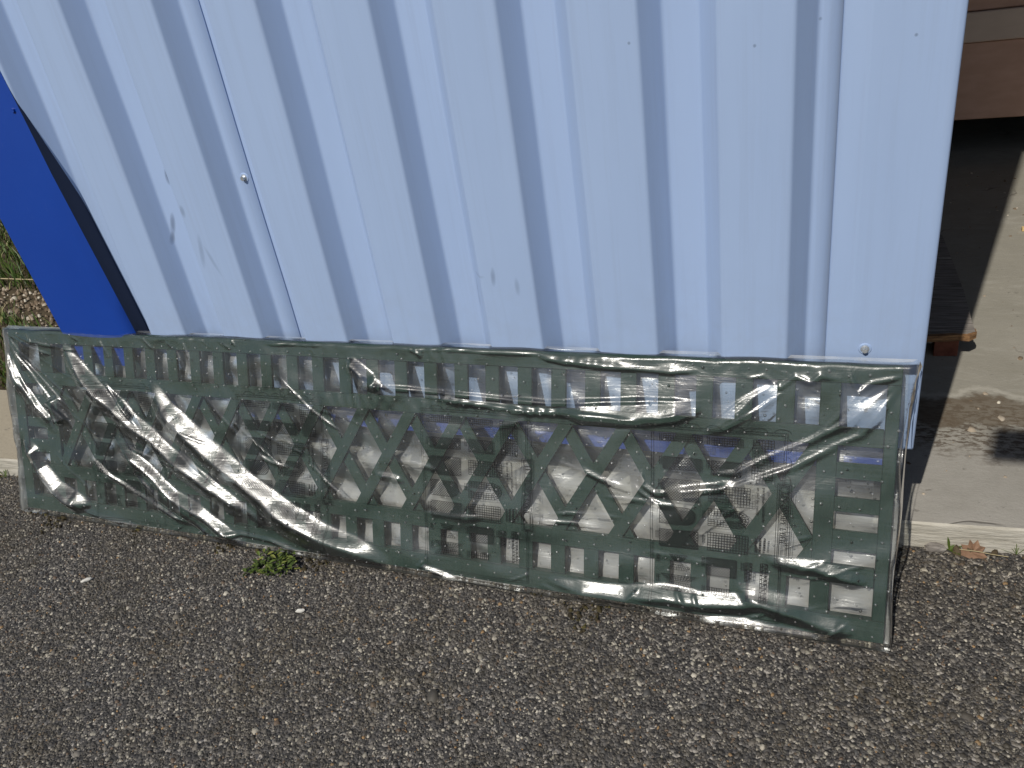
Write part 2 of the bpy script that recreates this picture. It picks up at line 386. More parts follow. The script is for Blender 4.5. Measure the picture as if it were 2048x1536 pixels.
# corner trim, dark blue, standing off at its bottom
def corner_trim():
    V = []; F = []
    zs = np.linspace(.235, 1.5, 30); cols = 14
    for z in zs:
        xr = -1.572 + (z-.439)*(-.066/.563) if z < 1.0 else -1.638-(z-1.0)*.09
        xlft = -1.790 + (z-.441)*(-.034/.276)
        off = .0430+ .008*max(0, min(1, (.95-z)/.5))
        row = []
        for i in range(cols):
            t = i/(cols-1); x = xlft+(xr-xlft)*t
            bow = .002*math.sin(t*math.pi)
            roll = (.004+.030*max(0, min(1, (.8-z)/.35)))*max(0, (t-.86)/.14)**2
            row.append((x-O.x, -(off+bow-roll*.4), z))
        row.append((xr-O.x+.0012, -(off-roll*.4-.0065), z)); row.append((xr-O.x+.0008, -.001-.0*z, z))
        row.insert(0, (xlft-O.x, .02, z))
        V += row
    w = cols+3
    for j in range(len(zs)-1):
        for i in range(w-1): F.append((j*w+i, j*w+i+1, (j+1)*w+i+1, (j+1)*w+i))
    o = mesh_obj('corner_trim', V, F, M_blue, shed, True); o.data.materials.append(mat('navy_flange_shade', (.004, .011, .04), .5))  # shade on the return flange is painted in as near-black navy
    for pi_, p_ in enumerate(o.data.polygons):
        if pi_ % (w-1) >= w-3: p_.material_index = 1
    o['label'] = 'ultramarine blue corner trim'
    md = o.modifiers.new('thickness', 'SOLIDIFY'); md.thickness = .001
    md = o.modifiers.new('split', 'EDGE_SPLIT'); md.split_angle = math.radians(50)
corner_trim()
def screw(x, z, e, name='screw', hexy=True, m=None):
    bm = bmesh.new()
    bmesh.ops.create_cone(bm, cap_ends=True, segments=6, radius1=.0046, radius2=.0043, depth=.0055, matrix=Matrix.Translation((0, 0, .0055)))
    bmesh.ops.create_cone(bm, cap_ends=True, segments=20, radius1=.0068, radius2=.0056, depth=.0016, matrix=Matrix.Translation((0, 0, .0024)))
    me = bpy.data.meshes.new('screw'); bm.to_mesh(me); bm.free(); me.materials.append(m or M_galv)
    o = link(bpy.data.objects.new('screw', me), shed); o.location = Vector((x, YW-e, z))-O; o.rotation_euler = (math.pi/2, 0, 0)
    bm = bmesh.new(); bmesh.ops.create_cone(bm, cap_ends=True, segments=24, radius1=.0100, radius2=.0085, depth=.0018, matrix=Matrix.Translation((0, 0, .0008)))
    me = bpy.data.meshes.new('washer'); bm.to_mesh(me); bm.free(); me.materials.append(m or M_light)
    w = link(bpy.data.objects.new('washer', me), o)
screw(-1.166, .762, .0032); screw(-.064, .446, .0125)
# screw hole in the corner trim
bm = bmesh.new(); bmesh.ops.create_cone(bm, cap_ends=True, segments=24, radius1=.0095, radius2=.0060, depth=.006)
me = bpy.data.meshes.new('screw'); bm.to_mesh(me); bm.free(); me.materials.append(M_blue)
o = link(bpy.data.objects.new('screw', me), shed); o.location = Vector((-1.645, YW-.0385, .930))-O; o.rotation_euler = (math.pi/2, 0, 0)
bm = bmesh.new(); bmesh.ops.create_cone(bm, cap_ends=True, segments=6, radius1=.0048, radius2=.0044, depth=.006, matrix=Matrix.Translation((0, 0, .005)))
me = bpy.data.meshes.new('screw_head'); bm.to_mesh(me); bm.free(); me.materials.append(M_blue)
link(bpy.data.objects.new('screw_head', me), o)
# inner structure: frame rails, back and side walls, roof
shed_part('sill_rail', (-1.68, YW+.03, .34), (.0, YW+.09, .42), M_steel)
shed_part('frame_post', (-.09, YW+.03, .0515), (-.03, YW+.09, 2.835), M_steel)
shed_part('frame_post', (-1.66, YW+.03, .0515), (-1.60, YW+.09, 2.835), M_steel)
shed_part('frame_post', (3.4, YW+.03, .0515), (3.46, YW+.09, 2.835), M_steel)
shed_part('side_wall', (-1.70, YW+.10, .0515), (-1.66, 4.5, 2.835), M_dark)
shed_part('side_wall', (3.50, YW+.0, .0515), (3.54, 4.5, 2.835), M_light)
shed_part('back_wall', (-1.70, 4.5, .0515), (3.54, 4.54, 2.835), M_dark)
shed_part('roof', (-1.85, YW+.012, 2.84), (3.7, 4.7, 2.94), M_dark)
shed_part('fascia', (-1.85, .145, 2.835), (3.7, .172, 2.96), M_blue2)
# raised brown boarded unit
YB = 2.6
unit = tag(empty('boarded_partition', (.8, YB, ZS)), 'brown boarded partition raised above the concrete floor, behind the light blue wall', 'partition')
def upart(name, lo, hi, m, bev=.003):
    o = box(name, lo, hi, m, unit, bev); o.location = Vector(o.location)-Vector((.8, YB, ZS)); return o
upart('board', (-.9, YB, .223), (2.4, YB+.03, .506), M_brown)
upart('board', (-.9, YB-.012, .5085), (2.4, YB+.025, .614), M_brown2)
upart('board', (-.9, YB, .6165), (2.4, YB+.03, .90), M_brown)
upart('board', (-.9, YB-.012, .9025), (2.4, YB+.025, 1.0), M_brown2)
for xx in (-.85, .8, 2.3): upart('leg', (xx, YB+.05, ZS+.0005), (xx+.07, YB+.12, .99), M_steel)
# weathered pallet under the wall's right end
pal = tag(empty('wooden_pallet', (-.3, 1.2, ZS)), 'weathered dark wooden pallet on the concrete behind the wall edge', 'pallet')
def ppart(name, V, F, m):
    return mesh_obj(name, [Vector(p)-Vector((-.3, 1.2, ZS)) for p in V], F, m, pal)
def board(name, pts, z0, z1, m):     # polygon outline extruded
    k = len(pts); V = [(x, y, z0) for x, y in pts]+[(x, y, z1) for x, y in pts]
    F = [tuple(range(k-1, -1, -1)), tuple(range(k, 2*k))]+[(i, (i+1) % k, k+(i+1) % k, k+i) for i in range(k)]
    o = ppart(name, V, F, m); return o
board('deck_board', [(-.9, .915), (.10, .915), (.150, .925), (.185, .922), (.203, .936), (.2015, .99), (.201, 1.20), (-.9, 1.20)], .102, .120, M_oldwood)
board('deck_board', [(-.9, 1.206), (.2, 1.206), (.193, 1.40), (-.9, 1.40)], .102, .119, M_oldwood)
board('deck_board', [(-.9, 1.407), (.191, 1.407), (.182, 1.60), (-.9, 1.60)], .102, .120, M_oldwood)
eg = board('splintered_edge', [(.095, .904), (.13, .906), (.165, .915), (.19, .914), (.206, .932), (.204, .955), (.195, .928), (.16, .926), (.10, .914)], .104, .1195, M_rust); eg['label'] = 'splintered orange edge'
board('block', [(.12, .930), (.172, .934), (.170, .99), (.12, .99)], ZS+.002, .101, M_redwood)
board('block', [(-.5, .93), (-.4, .93), (-.4, 1.03), (-.5, 1.03)], ZS+.002, .101, M_redwood)
board('block', [(.08, 1.5), (.17, 1.5), (.17, 1.59), (.08, 1.59)], ZS+.002, .101, M_redwood)
board('bearer', [(-.9, .935), (.115, .935), (.115, .96), (-.9, .96)], .085, .1015, M_oldwood)
# small offcut of raw wood on the floor, leaf etc. further down

# ------------------------------------------------------------------ trellis
AT = 0.36485
tre = tag(empty('trellis_panel', (-2, .0015, .0075), (-AT, 0, 0)), 'dark green wooden trellis panel with crossed slats, inside the clear plastic bag', 'trellis')
def tpart(name, lo, hi, m=M_green): return box(name, lo, hi, m, tre, .0009)
# local: x along, z up the panel, y = depth (front = 0)
UL, UR = .022, 1.990
RA = [(.009, .045), (.101, .131), (.330, .359), (.430, .460)]
TH = .018
for z0, z1 in (RA[0], RA[3]): tpart('rail', (UL, .0, z0), (UR, TH, z1))
for z0, z1 in (RA[1], RA[2]): tpart('rail', (.054, .0005, z0), (1.970, .0125, z1))
posts = [(UL, .053), (.121, .163), (1.875, 1.905), (1.971, UR)]
for a, b in posts:
    if a in (UL, 1.971): tpart('post', (a, .0003, RA[0][1]+.0005), (b, TH, RA[3][0]-.0005))
    else:
        for q0, q1 in ((RA[0][1], RA[1][0]), (RA[1][1], RA[2][0]), (RA[2][1], RA[3][0])): tpart('post', (a, .0008, q0+.0004), (b, .0135, q1-.0004))
def repeat(name, size, places, rot=0, m=M_green):
    bm = box_bm(size, .0008); me = bpy.data.meshes.new(name); bm.to_mesh(me); bm.free(); me.materials.append(m)
    for p in places:
        o = link(bpy.data.objects.new(name, me), tre); o.location = p; o.rotation_euler = (0, rot, 0)
sp = .06435; cx = [.165+.0365+.0139+sp*k for k in range(26)]
repeat('slat', (.0275, .007, .0707), [(x+rng.normal(0, .0006), .0065, .3945) for x in cx])
repeat('slat', (.0275, .007, .0555), [(x+rng.normal(0, .0006), .0065, .0730) for x in cx])
hz = [(.276, .302), (.221, .245), (.157, .190)]
for a, b in hz:
    repeat('slat', (.0665, .007, b-a), [(.0872, .0065, (a+b)/2), (1.938, .0065, (a+b)/2)])
# crossed slats, clipped by the rails: built as parallelograms
zl, zh = RA[1][1]+.0003, RA[2][0]-.0003; tn = 1.66; hw = .0262/2; zc = .238
def diag(xc, sgn, y0, y1, lx, hx):
    xa = xc+sgn*(zl-zc)/tn; xb = xc+sgn*(zh-zc)/tn; a = [(xa-hw, zl), (xa+hw, zl), (xb+hw, zh), (xb-hw, zh)]
    # clip to lx..hx
    def clip(poly, lim, keep_gt):
        out = []
        for i in range(len(poly)):
            p, q = poly[i], poly[(i+1) % len(poly)]
            ip = (p[0] >= lim) == keep_gt; iq = (q[0] >= lim) == keep_gt
            if ip: out.append(p)
            if ip != iq:
                t = (lim-p[0])/(q[0]-p[0]); out.append((lim, p[1]+(q[1]-p[1])*t))
        return out
    a = clip(a, lx, True); a = clip(a, hx, False) if a else a
    if len(a) < 3: return
    ar = abs(sum(a[i][0]*a[(i+1) % len(a)][1]-a[(i+1) % len(a)][0]*a[i][1] for i in range(len(a))))/2
    if ar < 1.5e-4: return
    k = len(a); V = [(x, y0, z) for x, z in a]+[(x, y1, z) for x, z in a]
    F = [tuple(range(k)), tuple(range(2*k-1, k-1, -1))]+[(i, i+k, (i+1) % k+k, (i+1) % k) for i in range(k)]
    mesh_obj('diagonal_slat', V, F, M_green, tre)
for k in range(-1, 18):
    xc = 1.822-.1062*k
    if xc < .10: break
    diag(xc, 1, .0012, .0072, .1635, 1.8745); diag(xc, -1, .0076, .0132, .1635, 1.8745)

# ------------------------------------------------------------------ plastic bag
# creases of the film: polyline (u,v), band width, slope factor, falloff length factor
CR = [
 ([(.006,.423),(.048,.35),(.093,.302),(.142,.254),(.155,.214)], .013, 1., 2.5),
 ([(.165,.31),(.178,.28),(.195,.24)], .034, .9, .6),
 ([(.007,.456),(.089,.366),(.145,.309),(.19,.265),(.253,.197)], .006, 1.1, 2.5),
 ([(.02,.452),(.10,.372),(.17,.315),(.23,.27)], .005, .8, 2.),
 ([(.205,.455),(.223,.431),(.281,.369),(.324,.333),(.38,.303),(.418,.268),(.476,.237),(.533,.197),(.609,.16),(.682,.121),(.729,.097),(.795,.051)], .030, 1., 1.3),
 ([(.470,.375),(.525,.307),(.58,.264),(.635,.225),(.689,.193),(.726,.17),(.8,.124),(.85,.096),(.91,.074),(.992,.054),(1.084,.023)], .038, 1., 1.3),
 ([(.048,.199),(.091,.168),(.109,.128),(.155,.084),(.198,.063),(.252,.053)], .032, 1., .9),
 ([(.251,.185),(.336,.127),(.398,.099),(.499,.061),(.576,.032)], .008, 1.1, 1.6),
 ([(.353,.22),(.448,.161),(.523,.103),(.6,.073),(.675,.03),(.715,.009)], .023, 1., 1.2),
 ([(.40,.158),(.498,.085),(.583,.046),(.646,.012)], .015, 1., 1.),
 ([(.995,.432),(1.015,.395),(1.02,.355),(1.032,.305),(1.043,.254),(1.067,.195),(1.091,.071)], .010, .35, 2.),
 ([(1.000,.436),(1.03,.418),(1.064,.393)], .020, 1., 1.), ([(1.005,.40),(1.03,.396),(1.08,.388)], .014, .8, 1.),
 ([(1.024,.385),(1.115,.384),(1.223,.38),(1.326,.377),(1.423,.375),(1.516,.384),(1.604,.392),(1.697,.394)], .007, 1.1, 1.),
 ([(1.147,.373),(1.223,.368),(1.325,.362),(1.385,.357),(1.47,.361),(1.543,.359),(1.597,.352),(1.639,.366),(1.697,.387)], .006, 1.1, 2.),
 ([(1.44,.368),(1.55,.371),(1.64,.380),(1.69,.386)], .034, .85, .5),
 ([(1.814,.436),(1.769,.402),(1.723,.357),(1.69,.337)], .006, 1., 2.5),
 ([(1.80,.430),(1.75,.396),(1.70,.345)], .005, .8, 2.),
 ([(1.986,.448),(1.947,.409),(1.913,.375),(1.863,.343),(1.788,.303),(1.75,.278),(1.692,.268)], .006, 1.1, 2.2),
 ([(1.986,.447),(1.968,.414),(1.935,.357),(1.887,.328),(1.835,.295),(1.774,.267),(1.742,.251),(1.702,.238)], .006, 1.1, 2.2),
 ([(1.594,.267),(1.599,.24),(1.616,.229),(1.64,.232)], .006, 1., 1.5),
 ([(1.580,.240),(1.596,.225),(1.634,.203)], .005, 1., 1.5),
 ([(1.40,.458),(1.461,.457),(1.515,.453),(1.586,.450),(1.687,.446)], .018, .85, .5),
 ([(1.14,.464),(1.225,.463),(1.327,.461),(1.423,.458)], .006, .7, .6),
 ([(.79,.458),(.86,.460),(.95,.462)], .006, .9, .6),
 ([(1.751,.446),(1.767,.437),(1.79,.443),(1.814,.425),(1.836,.445),(1.859,.436),(1.873,.449),(1.91,.441)], .005, 1., 1.5),
 ([(1.914,.457),(1.93,.424),(1.945,.44),(1.986,.45)], .005, 1., 1.5),
 ([(1.42,.040),(1.472,.036),(1.566,.038),(1.638,.052),(1.699,.048),(1.799,.06),(1.831,.052)], .024, 1., 1.), ([(1.76,.085),(1.84,.060),(1.95,.030)], .030, .7, .8), ([(1.80,.135),(1.88,.135),(1.965,.118)], .016, .7, 1.),
 ([(1.40,.026),(1.452,.018),(1.566,.020),(1.612,.019),(1.674,.022),(1.72,.018),(1.784,.018),(1.942,.008)], .013, 1., 1.),
 ([(1.660,.060),(1.672,.040),(1.685,.022)], .006, .8, 1.5), ([(1.69,.056),(1.697,.038),(1.705,.026)], .005, .8, 1.5),
 ([(1.64,.235),(1.68,.242),(1.72,.25),(1.75,.262)], .010, .9, 1.2),
 ([(1.60,.120),(1.66,.118),(1.72,.112)], .006, .5, 2.),
 ([(.62,.02),(.70,.035),(.78,.030),(.86,.012)], .009, .8, 1.),
 ([(.21,.035),(.30,.022),(.40,.012)], .008, .7, 1.),
 ([(1.15,.028),(1.19,.020),(1.24,.004)], .010, .8, 1.),
 ([(1.10,.235),(1.14,.238),(1.20,.228)], .005, .6, 2.), ([(1.06,.206),(1.09,.205),(1.115,.20)], .010, .8, 1.),
 ([(1.48,.262),(1.52,.245),(1.57,.232)], .007, .7, 1.5),
 ([(.33,.452),(.345,.43),(.36,.41)], .006, .6, 2.), ([(.56,.44),(.575,.41),(.585,.38)], .006, .5, 2.),
]
_g = np.random.default_rng(4)
def _crease(u, v, a, L, w, sl, bend):
    t = np.linspace(0, 1, 5); a = math.radians(a)
    return ([(u+L*x*math.cos(a)-bend*x*x*math.sin(a), v+L*x*math.sin(a)+bend*x*x*math.cos(a)) for x in t], w, sl, _g.uniform(.8, 2.4))
for _i in range(13): CR.append(_crease(_g.uniform(.10, .85), _g.uniform(.10, .42), _g.uniform(-46, -24), _g.uniform(.08, .26), _g.uniform(.0025, .006), _g.uniform(.5, 1.), _g.uniform(-.01, .03)))
for _i in range(9): CR.append(_crease(.004, .462, -80+_i*8.2+_g.uniform(-2, 2), _g.uniform(.12, .34), _g.uniform(.002, .0045), .9, _g.uniform(0, .04)))
for _i in range(8): CR.append(_crease(_g.uniform(.9, 1.6), _g.uniform(.06, .34), _g.uniform(-14, 12), _g.uniform(.05, .16), _g.uniform(.0025, .006), _g.uniform(.4, .9), _g.uniform(-.02, .02)))
for _i in range(9): CR.append(_crease(_g.uniform(1.6, 1.9), _g.uniform(.04, .38), _g.uniform(14, 48), _g.uniform(.05, .14), _g.uniform(.0025, .005), _g.uniform(.4, .9), _g.uniform(-.02, .02)))
for _i in range(16): CR.append(_crease(_g.uniform(.1, 1.95), _g.uniform(.455, .463), _g.uniform(-70, -20), _g.uniform(.015, .05), _g.uniform(.002, .004), _g.uniform(.6, 1.), 0))
for _i in range(12): CR.append(_crease(_g.uniform(.5, 1.9), _g.uniform(.004, .03), _g.uniform(-12, 50), _g.uniform(.02, .07), _g.uniform(.002, .005), _g.uniform(.5, 1.), 0))
WV = [(_g.uniform(0, 6.28), _g.uniform(0, 6.28), 2*math.pi/_g.uniform(.045, .20)) for _ in range(34)]
def height(U, V):
    U = np.asarray(U, float); V = np.asarray(V, float)
    h = np.full(U.shape, .0050)
    for a, ph, k in WV:
        amp = .026/k
        h += amp*np.sin(k*(U*math.cos(a)*.75+V*math.sin(a))+ph+1.2*np.sin(U*9+ph*2))
    # puckers along the heat seam under the second rail
    pk = np.exp(-((V-.352)/.012)**2)*np.clip((U-.55)/.1, 0, 1)*np.clip((1.5-U)/.1, 0, 1)
    h += pk*.0011*np.sin(U*230+3*np.sin(U*31))
    pk = np.exp(-((V-.452)/.010)**2)
    h += pk*.0008*np.sin(U*150+4*np.sin(U*21))
    best = np.zeros(U.shape)
    for pl, w, sl, fall in CR:
        pl = np.array(pl); D = np.full(U.shape, 9.); S = np.zeros(U.shape); T = np.zeros(U.shape)
        L = np.r_[0, np.cumsum(np.hypot(*np.diff(pl, axis=0).T))]; tot = L[-1]
        for i in range(len(pl)-1):
            p, q = pl[i], pl[i+1]; e = q-p; le = math.hypot(*e); e = e/le
            nrm = np.array([-e[1], e[0]]); nrm = nrm if nrm[1] > 0 or (abs(nrm[1]) < 1e-6 and nrm[0] > 0) else -nrm
            dx = U-p[0]; dy = V-p[1]; t = np.clip(dx*e[0]+dy*e[1], 0, le)
            cx_ = dx-t*e[0]; cy_ = dy-t*e[1]; d_ = np.hypot(cx_, cy_); s = dx*nrm[0]+dy*nrm[1]
            m_ = d_ < D
            D = np.where(m_, d_, D); S = np.where(m_, np.sign(s)*d_, S); T = np.where(m_, (L[i]+t)/tot, T)
        taper = np.clip(np.minimum(T, 1-T)*6, 0, 1)**.7
        ww = w*(.35+.65*taper)*(1+.07*np.sin(T*tot*24+w*900)); amp = (.42+.12*(2-U))*sl*ww*taper
        y = S/ww            # +.5 upper edge, -.5 lower edge of bright band
        up_ = np.clip(.5-y, 0, 1); up_ = up_*up_*(3-2*up_)*.35+up_*.65
        dn = np.clip(1-(-y-.5)/fall, 0, 1); dn = dn*dn*(3-2*dn)
        h += amp*np.where(y > -.5, up_, dn)
    return .0024+np.logaddexp(0, (h-.0024)/.0012)*.0012
bag = tag(empty('plastic_bag', (-2, .0015, .0035), (-AT, 0, 0)), 'clear wrinkled plastic bag printed with black lettering and grids, wrapped round the green trellis', 'plastic bag')
U0, U1, V0, V1 = -.001, 2.000, -.0015, .4675
def edge_in(U, V):
    wu = .0015*np.sin(V*40); wv = .0010*np.sin(U*17)+.0006*np.sin(U*53)
    return np.minimum(np.minimum(U-U0, U1-U), np.minimum(V-V0, V1-V))
nu, nv = 860, 205
us = np.linspace(U0, U1, nu); vs_ = np.linspace(V0, V1, nv)
us[0:5] = U0+np.array([0, .0008, .002, .0038, .006]); us[-5:] = (U1-np.array([.006, .0038, .002, .0008, 0]))
vs_[0:4] = V0+np.array([0, .0008, .0022, .0045]); vs_[-4:] = V1-np.array([.0045, .0022, .0008, 0])
U, V = np.meshgrid(us, vs_)
H = height(U, V); ed = edge_in(U, V)
rr = np.clip(ed/.007, 0, 1); prof = np.sqrt(1-(1-rr)**2)
DEP = -.0215
W = DEP+(H-DEP)*prof
Uo = U + np.where(U > 1.9, (U-1.9)/.1*(.0035*np.sin(V*31+1)), 0) - np.where(U < .1, (.1-U)/.1*.003*np.sin(V*27), 0)
Vo = V + np.where(V > .44, (V-.44)/.027*(.0016*np.sin(U*11)+.0010*np.sin(U*47)), 0)
# upper right corner drawn out into an ear, upper left pinched
ear = np.clip((U-1.95)/.055, 0, 1)*np.clip((V-.40)/.0675, 0, 1); Uo = Uo+ear*.012; Vo = Vo+ear*.004
verts = np.stack([Uo.ravel(), -W.ravel(), Vo.ravel()], 1)
idx = np.arange(nu*nv).reshape(nv, nu)
F = np.stack([idx[:-1, :-1], idx[:-1, 1:], idx[1:, 1:], idx[1:, :-1]], -1).reshape(-1, 4)
big_mesh('front_film', verts, F, M_film, bag, True)
# little dimples pricked through the film, in rows
dg_ = np.random.default_rng(8); pu, pv = np.meshgrid(np.arange(.012, 1.995, .0300), np.arange(.010, .462, .0262))
pu = pu+(np.arange(pu.shape[0])[:, None] % 2)*.013; pu = (pu+dg_.normal(0, .0020, pu.shape)).ravel(); pv = (pv+.012*np.sin(pu.reshape(pv.shape)*2.1)+dg_.normal(0, .0020, pv.shape)).ravel()
ok = (pu < 1.995) & (pv > .006) & (pv < .459); pu = pu[ok]; pv = pv[ok]; nd = len(pu); ks = 8
an = np.arange(ks)*2*np.pi/ks; rad_ = dg_.uniform(.0011, .0021, nd)
rings = []
for fr_, hz_ in ((1.25, -.0002), (.95, .0006), (.55, .0012), (.12, .0015)):
    qu = pu[:, None]+np.cos(an)*rad_[:, None]*fr_; qv = pv[:, None]+np.sin(an)*rad_[:, None]*fr_
    rings.append(np.stack([qu, -(height(qu, qv)+hz_*rad_[:, None]/.0018), qv], -1))
Vd = np.stack(rings, 1).reshape(-1, 3); bd = (np.arange(nd)*ks*4)[:, None]; Fd = []
for a in range(3):
    for i in range(ks):
        j = (i+1) % ks; Fd.append(np.concatenate([bd+a*ks+i, bd+a*ks+j, bd+(a+1)*ks+j, bd+(a+1)*ks+i], 1))
M_dim = film_mat('film_dimple', .10, 3.0, False)
tag(big_mesh('perforation', Vd, np.concatenate(Fd), M_dim, bag, True), kind='stuff')
# back film
ub = np.linspace(U0, U1, 300); vb = np.linspace(V0, V1, 70); Ub, Vb = np.meshgrid(ub, vb)
Wb = .0222+.0016*np.sin(Ub*37+Vb*60)*np.sin(Vb*51+Ub*25)+.0010*np.sin(Ub*83-Vb*97)+.004*np.exp(-((Vb-.20)/.12)**2)+.0022*np.sin(Vb*75+2*np.sin(Ub*14))
ib = np.arange(300*70).reshape(70, 300); Fb = np.stack([ib[:-1, :-1], ib[:-1, 1:], ib[1:, 1:], ib[1:, :-1]], -1).reshape(-1, 4)
big_mesh('back_film', np.stack([Ub.ravel(), Wb.ravel(), Vb.ravel()], 1), Fb[:, ::-1], M_filmback, bag, True)
# gathered seam down the right and left edges, and along the bottom
def seam(pts_a, pts_b, n=90, wav=.0025, seed=0):
    g = np.random.default_rng(seed); A = np.array(pts_a, float); B = np.array(pts_b, float); t = np.linspace(0, 1, n)
    ph = g.uniform(0, 6, 4); rows = []
    for s in np.linspace(0, 1, 5):
        p0 = np.stack([np.interp(t, np.linspace(0, 1, len(A)), A[:, i]) for i in range(3)], 1)
        p1 = np.stack([np.interp(t, np.linspace(0, 1, len(B)), B[:, i]) for i in range(3)], 1)
        p = p0*(1-s)+p1*s
        p[:, 1] += wav*np.sin(t*23+ph[0]+s*2)*(.3+s)+wav*.5*np.sin(t*61+ph[1]); p[:, 0] += wav*.6*s*np.sin(t*19+ph[2])
        rows.append(p)
    V = np.concatenate(rows); i = np.arange(5*n).reshape(5, n); F = np.stack([i[:-1, :-1], i[:-1, 1:], i[1:, 1:], i[1:, :-1]], -1).reshape(-1, 4)
    big_mesh('seam', V, F, M_seam, bag, True)
seam([(1.998, .004, .0), (1.999, .003, .2), (2.002, .003, .40), (2.012, .004, .472)], [(2.000, .021, .004), (2.003, .021, .2), (2.007, .021, .40), (2.016, .02, .462)], seed=1)
seam([(-.001, .004, .0), (-.003, .004, .2), (-.002, .004, .468)], [(-.006, .020, .0), (-.009, .02, .22), (-.006, .02, .468)], seed=2)
seam([(0, .010, -.0012), (1, .010, -.0010), (2.0, .010, -.0012)], [(0, .004, -.0030), (1, .004, -.0028), (2.0, .004, -.0030)], n=300, wav=.0006, seed=3)
seam([(.0, .012, .468), (1, .012, .468), (2.0, .012, .468)], [(.0, .018, .4715), (1., .018, .4705), (2.01, .018, .473)], n=300, wav=.0008, seed=4)

# ---- black print on the film, four times
PQ = []      # quads in (u,v)
def stroke(p, q, w):
    p = np.array(p, float); q = np.array(q, float); L = np.hypot(*(q-p))
    if L < 1e-6: return
    k = max(1, int(math.ceil(L/.006))); e = (q-p)/L; nn = np.array([-e[1], e[0]])*w/2
    for i in range(k):
        a = p+(q-p)*i/k; b = p+(q-p)*(i+1)/k; PQ.append((a-nn, b-nn, b+nn, a+nn))
def poly(pts, w, closed=False):
    for a, b in zip(pts, pts[1:]): stroke(a, b, w)
    if closed: stroke(pts[-1], pts[0], w)
LW = .0009
def rect(a0, v0, a1, v1, w=LW): poly([(a0, v0), (a1, v0), (a1, v1), (a0, v1)], w, True)
def grid(a0, v0, a1, v1, nx, ny, w=LW):
    for i in range(nx+1): x = a0+(a1-a0)*i/nx; stroke((x, v0), (x, v1), w)
    for j in range(ny+1): y = v0+(v1-v0)*j/ny; stroke((a0, y), (a1, y), w)
def lattice(a0, v0, a1, v1, step=.0052, w=LW, rnd=0):
    rnd = min(rnd, (v1-v0)/2)
    def inside(x, y):
        if not (a0 <= x <= a1 and v0 <= y <= v1): return False
        if rnd and x > a1-rnd:
            cy = min(max(y, v0+rnd), v1-rnd)
            return (x-(a1-rnd))**2+(y-cy)**2 <= rnd*rnd*1.02
        return True
    for s in (1, -1):
        c0 = -(v1-v0) if s > 0 else 0
        c = c0
        while c < (a1-a0)+(v1-v0):
            # line x = a0 + c + t , y = v0 + t   (s>0)   or x = a0+c-t
            ts = np.linspace(0, v1-v0, 40); run_ = None; last = None
            for t in ts:
                x = a0+c+s*t; y = v0+t; ok = inside(x, y)
                if ok and run_ is None: run_ = (x, y)
                if ok: last = (x, y)
                if not ok and run_: stroke(run_, last, w); run_ = None
            if run_: stroke(run_, last, w)
            c += step
    if rnd:
        pts = [(a0, v0), (a1-rnd, v0)]+[(a1-rnd+rnd*math.sin(t), v0+rnd-rnd*math.cos(t)) for t in np.linspace(0, math.pi/2, 5)]
        pts += [(a1-rnd+rnd*math.cos(t), v1-rnd+rnd*math.sin(t)) for t in np.linspace(0, math.pi/2, 5)]+[(a0, v1)]
        poly(pts, w, True)
    else: rect(a0, v0, a1, v1, w)
def fan(ac, v0, v1, wa, wb, n=7, w=LW*.8, flip=False):
    for i in range(n+1):
        t = i/n-.5; stroke((ac+t*wa, v0), (ac+t*wb, v1), w)
    for j in range(4):
        y = v0+(v1-v0)*j/3; ww = wa+(wb-wa)*j/3; stroke((ac-ww/2, y), (ac+ww/2, y), w)
GL = {
 'L': (.72, [(.18, 0, .18, 1, .17), (.04, .02, .66, .02, .06), (.04, .98, .36, .98, .06), (.64, .0, .64, .28, .07)]),
 'E': (.76, [(.18, 0, .18, 1, .17), (.04, .02, .66, .02, .06), (.04, .98, .66, .98, .06), (.18, .52, .5, .52, .06), (.64, 0, .64, .26, .07), (.62, .74, .62, 1, .07), (.5, .38, .5, .66, .06)]),
 'T': (.78, [(.39, 0, .39, 1, .17), (.22, .02, .56, .02, .06), (.05, .98, .73, .98, .06), (.06, .74, .06, 1, .07), (.72, .74, .72, 1, .07)]),
 'M': (1.0, [(.14, 0, .14, 1, .07), (.84, 0, .84, 1, .17), (.18, .98, .50, .1, .16), (.50, .1, .82, .98, .06), (.02, .02, .28, .02, .06), (.68, .02, 1.0, .02, .06), (.02, .98, .24, .98, .06), (.78, .98, 1.0, .98, .06)]),
 'I': (.42, [(.2, 0, .2, 1, .17), (.05, .02, .36, .02, .06), (.05, .98, .36, .98, .06)]),
 "'": (.26, [(.12, .98, .08, .68, .12)]),
}
def arc(cx_, cy_, rx, ry, a0, a1, wt=.13, n=12):
    t = np.linspace(math.radians(a0), math.radians(a1), n); p = [(cx_+rx*math.cos(x), cy_+ry*math.sin(x)) for x in t]
    return [(*p[i], *p[i+1], wt*(.5+.6*abs(math.cos((t[i]+t[i+1])/2)))) for i in range(n-1)]
GL['O'] = (.92, arc(.44, .5, .36, .47, 0, 360, .16, 20))
GL['P'] = (.76, [(.18, 0, .18, 1, .17), (.04, .02, .36, .02, .06), (.04, .98, .4, .98, .06), (.18, .48, .4, .48, .06)]+arc(.38, .73, .27, .25, -90, 90, .16, 9))
GL['R'] = (.84, GL['P'][1]+[(.42, .48, .72, .02, .14), (.66, .02, .84, .02, .06)])
GL['S'] = (.70, arc(.35, .74, .25, .23, 30, 270, .13, 12)+arc(.35, .26, .27, .24, 90, -150, .14, 12)+[(.6, .72, .6, 1, .06), (.08, 0, .08, .28, .06)])
